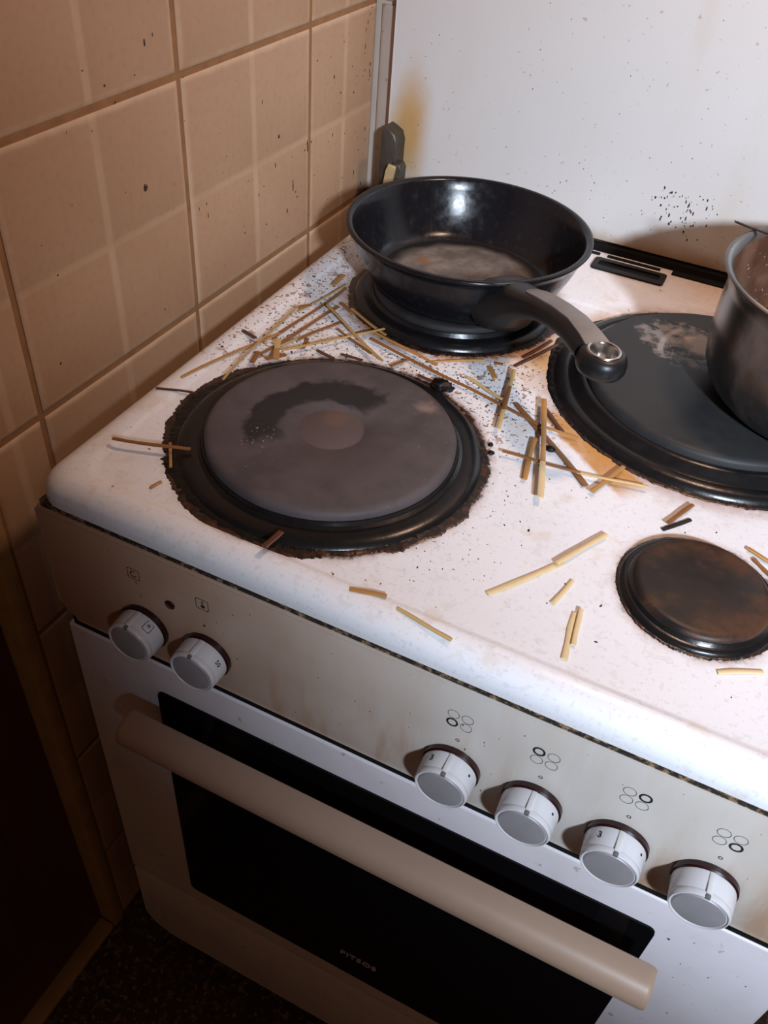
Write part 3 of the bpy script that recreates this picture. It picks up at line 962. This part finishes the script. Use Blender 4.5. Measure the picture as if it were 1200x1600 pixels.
# rounded eye at the end, with a true hole
EX, EZ = 0.2500, 0.0690
ep = [(0.0103, -0.0070), (0.0103, 0.0080), (0.0112, 0.0086), (0.0136, 0.0082), (0.0160, 0.0060), (0.0172, 0.0020), (0.0172, -0.0030), (0.0158, -0.0062), (0.0130, -0.0074), (0.0112, -0.0074)]
n = 40
rg = []
for (r, z) in ep:
    rg.append([bm.verts.new((EX + r * 1.10 * math.cos(2 * math.pi * i / n), r * math.sin(2 * math.pi * i / n), EZ + z)) for i in range(n)])
for a in range(len(rg)):
    A, B = rg[a], rg[(a + 1) % len(rg)]
    for i in range(n):
        j = (i + 1) % n
        bm.faces.new((A[i], A[j], B[j], B[i]))
from_bm('grip', bm, M['grip'], hd, 50)
# steel strip let into the top, and the steel eye liner
sp_ = [(0.1360, 0.0508, 0.0030, 0.0108), (0.1400, 0.0525, 0.0062, 0.0111), (0.1480, 0.0558, 0.0078, 0.0105), (0.1600, 0.0600, 0.0080, 0.0100), (0.1850, 0.0665, 0.0076, 0.0094), (0.2080, 0.0705, 0.0076, 0.0092), (0.2280, 0.0705, 0.0085, 0.0088), (0.2390, 0.0693, 0.0092, 0.0086)]
vs, fs = [], []
for q, (x, z, hw, top) in enumerate(sp_):
    a, b = sp_[max(0, q - 1)], sp_[min(len(sp_) - 1, q + 1)]
    tx, tz = b[0] - a[0], b[1] - a[1]
    l = math.hypot(tx, tz)
    nx, nz = -tz / l, tx / l
    for (u, w) in ((-hw, top - 0.0022), (-hw, top - 0.0001), (-hw * 0.6, top + 0.0005), (0, top + 0.0007), (hw * 0.6, top + 0.0005), (hw, top - 0.0001), (hw, top - 0.0022)):
        vs.append((x + nx * w, u, z + nz * w))
for a in range(len(sp_) - 1):
    for i in range(6):
        fs.append((a * 7 + i, a * 7 + i + 1, (a + 1) * 7 + i + 1, (a + 1) * 7 + i))
fs.append(tuple(range(7))); fs.append(tuple((len(sp_) - 1) * 7 + i for i in range(7)))
bm = bmesh.new()
V = [bm.verts.new(v) for v in vs]
for f in fs: bm.faces.new([V[i] for i in f])
strip = from_bm('steel_strip', bm, M['handle_steel'], hd, 40)
ln = lathe('eye_liner', [(0.0094, -0.0070), (0.0094, 0.0080), (0.0098, 0.0091), (0.0108, 0.0094), (0.0117, 0.0091), (0.0119, 0.0083), (0.0102, 0.0076), (0.0102, -0.0070), (0.0094, -0.0070)], 48, M['ring_steel'], hd, (EX, 0, EZ), smooth=60)
ln.scale = (1.10, 1, 1)

# ------------------------------------------------------------------ saucepan
POX, POY = 0.4862, 0.3634
POZ = ZR + 0.0198
pot = empty('saucepan', (POX, POY, POZ))
tag(pot, 'steel saucepan with brown-coated inside standing on the rear right hotplate', 'saucepan')
oprof = [(0.0, 0.0), (0.070, 0.0), (0.0790, 0.0014), (0.0880, 0.0060), (0.0955, 0.0140), (0.1010, 0.0260), (0.1030, 0.0400), (0.1035, 0.0600), (0.1035, 0.0850), (0.1045, 0.0950), (0.1080, 0.1000), (0.1102, 0.1012), (0.1108, 0.1022), (0.1100, 0.1032), (0.1080, 0.1030), (0.1050, 0.1016), (0.1024, 0.0985)]
lathe('pot_wall', oprof, 128, M['pot'], pot, smooth=60)
lathe('pot_lining', [(0.1030, 0.0992), (0.1018, 0.0960), (0.1015, 0.0600), (0.1010, 0.0400), (0.0985, 0.0270), (0.0930, 0.0160), (0.0850, 0.0080), (0.0760, 0.0045), (0.0, 0.0040)], 96, M['pot_in'], pot, smooth=60)
lathe('sauce', [(0.0995, 0.0330), (0.0960, 0.0322), (0.0, 0.0320)], 64, M['sauce'], pot, smooth=60)

# ------------------------------------------------------------------ spilled pasta: x0, y0, x1, y1, colour, width in mm, layer, label
NOODLES = [
    (0.0189, 0.1527, 0.0498, 0.252, 'a', 2.6, 0, 'long amber strand reaching furthest left behind the big front left plate'),
    (0.0487, 0.2464, 0.0603, 0.3559, 'b', 2.8, 1, 'brown strand running up to the left edge of the frying pan burner'),
    (0.0527, 0.1609, 0.044, 0.294, 't', 2.0, 2, 'thin tan strand whose lower end lies on the black crust'),
    (0.044, 0.294, 0.0574, 0.3615, 't', 1.8, 1, 'thin tan strand pointing to the frying pan from its left'),
    (0.0541, 0.2138, 0.0719, 0.3189, 'b', 3.0, 2, 'long dark amber strand in the heap between the two left hotplates'),
    (0.0599, 0.2351, 0.0687, 0.2578, 't', 2.0, 1, 'short tan piece in the heap left of the orange clump tip'),
    (0.068, 0.2524, 0.0856, 0.2981, 'b', 2.8, 1, 'brown piece below the long strands between the left hotplates'),
    (0.0685, 0.2239, 0.1262, 0.302, 't', 2.6, 3, 'long tan strand lying almost level behind the big front left plate'),
    (0.0652, 0.3091, 0.1486, 0.2522, 't', 2.6, 4, 'tan strand crossing over the others toward the big plate'),
    (0.0894, 0.2836, 0.1329, 0.2632, 'b', 2.6, 2, 'brown piece beside the crossing tan strand'),
    (0.0211, 0.2388, 0.0366, 0.2338, 'd', 4.0, 0, 'short dark brown chip alone near the tiled wall'),
    (0.0496, 0.3504, 0.0482, 0.3737, 'a', 4.4, 3, 'short amber piece at the upper left of the frying pan burner'),
    (0.041, 0.2935, 0.0502, 0.3063, 'b', 3.4, 3, 'short brown piece across the upper ends of the thin tan strands'),
    (0.0694, 0.3285, 0.0849, 0.3191, 'b', 3.4, 1, 'short brown piece at the left edge of the frying pan burner'),
    (0.0849, 0.3191, 0.1309, 0.2949, 'a', 3.0, 2, 'amber strand hugging the frying pan burner'),
    (0.073, 0.2593, 0.0774, 0.2438, 'b', 3.6, 0, 'tiny brown stub under the brown piece of the heap'),
    (0.0909, 0.2451, 0.1086, 0.2409, 'd', 3.4, 0, 'short dark piece at the back rim of the big front left plate'),
    (0.1108, 0.2505, 0.1305, 0.2512, 'd', 3.2, 0, 'dark piece at the back rim of the big plate, right of its twin'),
    (0.0561, 0.1978, 0.0523, 0.2137, 'b', 4.4, 3, 'stubby burnt piece at the left foot of the orange clump'),
    (0.058, 0.2351, 0.0725, 0.208, 'ya', 5.0, 4, 'thick orange piece with a pale tip standing out of the clump'),
    (0.0644, 0.2052, 0.0751, 0.22, 'b', 4.6, 3, 'brown piece under the orange clump at the plate rim'),
    (0.1228, 0.2847, 0.226, 0.2592, 'b', 3.4, 2, 'long brown strand from the frying pan burner toward the centre of the cooktop'),
    (0.119, 0.2949, 0.188, 0.2745, 'a', 2.8, 3, 'amber strand over the long brown one near the frying pan burner'),
    (0.18, 0.2834, 0.2181, 0.3107, 'a', 3.0, 0, 'amber strand along the front edge of the frying pan burner'),
    (0.225, 0.3033, 0.2363, 0.2886, 'a', 4.4, 0, 'short amber stub below the frying pan handle'),
    (0.2275, 0.3107, 0.2344, 0.3127, 'b', 3.4, 0, 'tiny brown stub under the frying pan handle'),
    (0.1554, 0.2541, 0.1627, 0.2702, 'b', 3.0, 1, 'small brown piece between the big plate and the frying pan'),
    (0.1799, 0.2558, 0.2002, 0.253, 'd', 3.4, 0, 'dark piece beside the charred lump'),
    (0.0284, 0.0573, 0.0826, 0.075, 'b', 3.2, 1, 'brown strand alone on the left border, running onto the black crust'),
    (0.0616, 0.0789, 0.0784, 0.0566, 'a', 2.2, 0, 'thin amber piece crossing under the strand on the left border'),
    (0.011, 0.13, 0.0388, 0.1399, 'd', 2.0, 0, 'thin dark curved strand behind the left side of the crust'),
    (0.0783, 0.0334, 0.0806, 0.0426, 'a', 2.4, 0, 'tiny amber piece on the front left corner'),
    (0.18, 0.0157, 0.1823, 0.0332, 'd', 4.2, 2, 'reddish brown piece at the front edge of the big plate crust'),
    (0.2182, 0.2718, 0.2531, 0.2569, 'y', 3.0, 3, 'straw piece laid over the long brown strand at the centre'),
    (0.2477, 0.3013, 0.2647, 0.2164, 'yby', 3.6, 4, 'straw piece with browned middle crossing the long strand at the centre'),
    (0.226, 0.2592, 0.2925, 0.2408, 'b', 3.4, 2, 'brown strand carrying on the long one across the centre'),
    (0.2893, 0.2408, 0.3215, 0.2412, 'a', 2.8, 2, 'amber strand end pointing right above the oil'),
    (0.264, 0.2615, 0.3428, 0.1898, 'b', 4.4, 1, 'wide brown strand lying in the oil'),
    (0.2836, 0.2714, 0.319, 0.1542, 'aap', 4.2, 5, 'wide amber strand lying on top with a pale lower end'),
    (0.2929, 0.2222, 0.3018, 0.1722, 'a', 3.8, 2, 'short amber piece left of the wide strand on top'),
    (0.2768, 0.1934, 0.3354, 0.1987, 'b', 2.8, 3, 'brown strand low in the middle heap'),
    (0.3331, 0.1982, 0.3832, 0.2086, 'y', 2.6, 3, 'straw strand leading out of the oil to the right'),
    (0.3616, 0.2245, 0.3483, 0.184, 'a', 4.0, 2, 'amber piece crossing at the right end of the oil'),
    (0.2871, 0.2673, 0.3081, 0.2445, 'd', 3.6, 1, 'dark brown piece at the top of the oil'),
    (0.244, 0.3151, 0.2652, 0.3699, 'd', 3.4, 0, 'dark brown strand under the frying pan handle, the nearer one'),
    (0.2454, 0.3327, 0.2587, 0.3734, 'd', 3.4, 0, 'dark brown strand under the frying pan handle, the farther one'),
    (0.4047, 0.1781, 0.4164, 0.2071, 'b', 3.4, 2, 'brown piece above the small front right plate'),
    (0.4026, 0.1731, 0.4182, 0.1934, 'k', 3.2, 0, 'charred black piece above the small front right plate'),
    (0.3061, 0.4735, 0.3312, 0.4782, 'k', 2.6, 0, 'charred strand behind the largest rear right plate'),
    (0.317, 0.0565, 0.3512, 0.1076, 'p', 4.2, 0, 'pale strand at the front, the lower half of a long pair'),
    (0.3478, 0.1016, 0.3699, 0.1455, 'p', 3.6, 2, 'pale strand at the front, the upper half of a long pair'),
    (0.356, 0.0687, 0.3616, 0.0944, 'p', 3.2, 0, 'short pale piece alone at the front centre'),
    (0.3758, 0.03, 0.3711, 0.0681, 'p', 3.8, 0, 'pale piece near the front edge, left of a stuck pair'),
    (0.3773, 0.0418, 0.3734, 0.0718, 'p', 3.2, 1, 'pale piece near the front edge, right of a stuck pair'),
    (0.2414, 0.0162, 0.2639, 0.0216, 'a', 3.4, 0, 'amber piece on the front border below the big plate'),
    (0.2738, 0.0164, 0.3122, 0.0094, 'y', 2.6, 0, 'straw strand on the front border'),
    (0.4588, 0.0652, 0.4834, 0.0788, 'p', 3.2, 0, 'pale piece in front of the small front right plate'),
    (0.4591, 0.1825, 0.4787, 0.1749, 'a', 3.4, 1, 'amber piece right of the small front right plate'),
    (0.4639, 0.1754, 0.4767, 0.1643, 'b', 3.2, 0, 'brown piece right of the small front right plate, below the amber one'),
]

def noodle(x0, y0, x1, y1, mats, w, lay, label, z=None, name='pasta_strand', seed=0, tilt=0.0):
    rr = random.Random(seed)
    L = math.hypot(x1 - x0, y1 - y0)
    ang = math.atan2(y1 - y0, x1 - x0)
    wd = w * 0.001
    th = 0.0013
    nseg = max(3, int(L / 0.010)) if len(mats) == 1 else max(6, int(L / 0.008))
    bend = rr.uniform(-0.016, 0.016) * L
    kink = rr.uniform(-0.006, 0.006) * L
    vs, fs, mi = [], [], []
    for i in range(nseg + 1):
        t = i / nseg
        x = (t - 0.5) * L
        c = bend * (4 * t * (1 - t)) + kink * math.sin(t * 2 * math.pi)
        zz = 0.0002 * math.sin(t * 5 + seed)
        ww = wd * (1 + 0.10 * math.sin(t * 9 + seed))
        for (u, v) in ((-0.5, 0.25), (-0.32, 0.0), (0.32, 0.0), (0.5, 0.25), (0.5, 0.7), (0.30, 1.0), (-0.30, 1.0), (-0.5, 0.7)):
            vs.append((x, c + u * ww, zz + v * th))
    for i in range(nseg):
        for q in range(8):
            r = (q + 1) % 8
            fs.append((i * 8 + q, (i + 1) * 8 + q, (i + 1) * 8 + r, i * 8 + r))
            mi.append(min(len(mats) - 1, int((i + 0.5) / nseg * len(mats))))
    fs.append(tuple(range(8))[::-1]); mi.append(0)
    fs.append(tuple(nseg * 8 + q for q in range(8))); mi.append(len(mats) - 1)
    bm = bmesh.new()
    V = [bm.verts.new(v) for v in vs]
    for f, k in zip(fs, mi):
        F = bm.faces.new([V[i] for i in f]); F.material_index = k
    bmesh.ops.recalc_face_normals(bm, faces=bm.faces)
    me = bpy.data.meshes.new(name); bm.to_mesh(me); bm.free()
    for k in mats:
        me.materials.append(M[k])
    o = link(name, me, None, None, 60)
    if z is None:
        z = ZR if (y0 > 0.0225 and x0 > 0.03) else ZT
        xm, ym = (x0 + x1) / 2, (y0 + y1) / 2
        on = 0.0
        for k, (bx, by, br) in BURN.items():
            for (px, py) in ((x0, y0), (xm, ym), (x1, y1)):
                if math.hypot(px - bx, py - by) < br + 0.001:
                    on = max(on, 0.0040 if math.hypot(px - bx, py - by) < br - 0.006 else 0.0018)
        z += 0.0001 + 0.0013 * lay + on
    o.location = ((x0 + x1) / 2, (y0 + y1) / 2, z)
    o.rotation_euler = (0, tilt, ang)
    tag(o, label, 'pasta', 'spilled pasta strands on the cooktop')
    return o
for q, a in enumerate(NOODLES):
    noodle(*a, seed=q)
# the one caught on the saucepan's rim
k = noodle(0.3733, 0.4179, 0.4100, 0.4070, 'k', 2.8, 0, 'charred black strand caught on the rim of the saucepan', z=POZ + 0.1035, seed=91)

def lump(name, x, y, r, label, sx=1.0, sy=1.0, h=0.6, seed=1, mat='crust'):
    bm = bmesh.new()
    bmesh.ops.create_icosphere(bm, subdivisions=3, radius=1.0)
    for v in bm.verts:
        d = 1 + 0.40 * mnoise.noise(v.co * 1.8 + Vector((seed * 3.1, 0, 0))) + 0.22 * mnoise.noise(v.co * 5 + Vector((0, seed, 0)))
        v.co = Vector((v.co.x * sx, v.co.y * sy, v.co.z * h)) * d * r
    zmin = min(v.co.z for v in bm.verts)
    o = from_bm(name, bm, M[mat], None, 70)
    o.location = (x, y, ZR - zmin * 0.75)
    return tag(o, label, 'food scrap', 'charred lumps of food on the cooktop')
lump('charred_lump', 0.2030, 0.2510, 0.0085, 'black crumbly lump at the back right rim of the big plate', 1.15, 0.75, 0.45, 1)
lump('charred_lump', 0.2650, 0.2010, 0.0021, 'small black lump right of the big plate, the farther of two', seed=2)
lump('charred_lump', 0.2690, 0.1915, 0.0023, 'small black lump right of the big plate, the nearer of two', seed=3)
lump('charred_lump', 0.3069, 0.2180, 0.0034, 'dark brown lump beside the wide amber strand', 1.2, 0.7, 0.6, 4)
lump('charred_lump', 0.1790, 0.0330, 0.0032, 'black lump on the front edge of the big plate crust', 1.0, 0.8, 0.5, 5)

# loose crumbs, beyond counting
rr = random.Random(12)
it = []
FZ = ((0, 0, 1), (1, 0, 0), (0, 1, 0))
def free(x, y):
    return all(math.hypot(x - bx, y - by) > br + 0.002 for bx, by, br in BURN.values())
def crumbs(n, fn, rmin, rmax):
    c = 0
    while c < n:
        x, y = fn()
        if 0.014 < x < W - 0.014 and 0.014 < y < 0.56 and free(x, y):
            inside = 0.03 < x < W - 0.03 and 0.0245 < y < 0.45
            a = rr.uniform(0, math.pi)
            fr = ((0, 0, 1), (math.cos(a), math.sin(a), 0), (-math.sin(a), math.cos(a), 0))
            it.append(((x, y, ZR if inside else ZT), rmin + (rmax - rmin) * rr.random() ** 2.5, fr, rr.choice((0.6, 1, 1.8))))
            c += 1
crumbs(420, lambda: (rr.gauss(0.065, 0.035), rr.gauss(0.30, 0.07)), 0.00025, 0.0011)
crumbs(260, lambda: (rr.gauss(0.19, 0.06), rr.gauss(0.27, 0.022)), 0.00025, 0.0011)
crumbs(130, lambda: (rr.gauss(0.27, 0.03), rr.gauss(0.20, 0.04)), 0.00025, 0.0009)
crumbs(110, lambda: (rr.uniform(0.02, 0.55), rr.uniform(0.02, 0.54)), 0.00025, 0.0010)
crumbs(60, lambda: (rr.gauss(0.26, 0.03), rr.gauss(0.09, 0.03)), 0.00025, 0.0008)
cr = blob_field('loose_crumbs', it, M['crumb'], cook, flat=0.6, seed=9)
tag(cr, 'scattered black and brown burnt crumbs loose on the enamel')
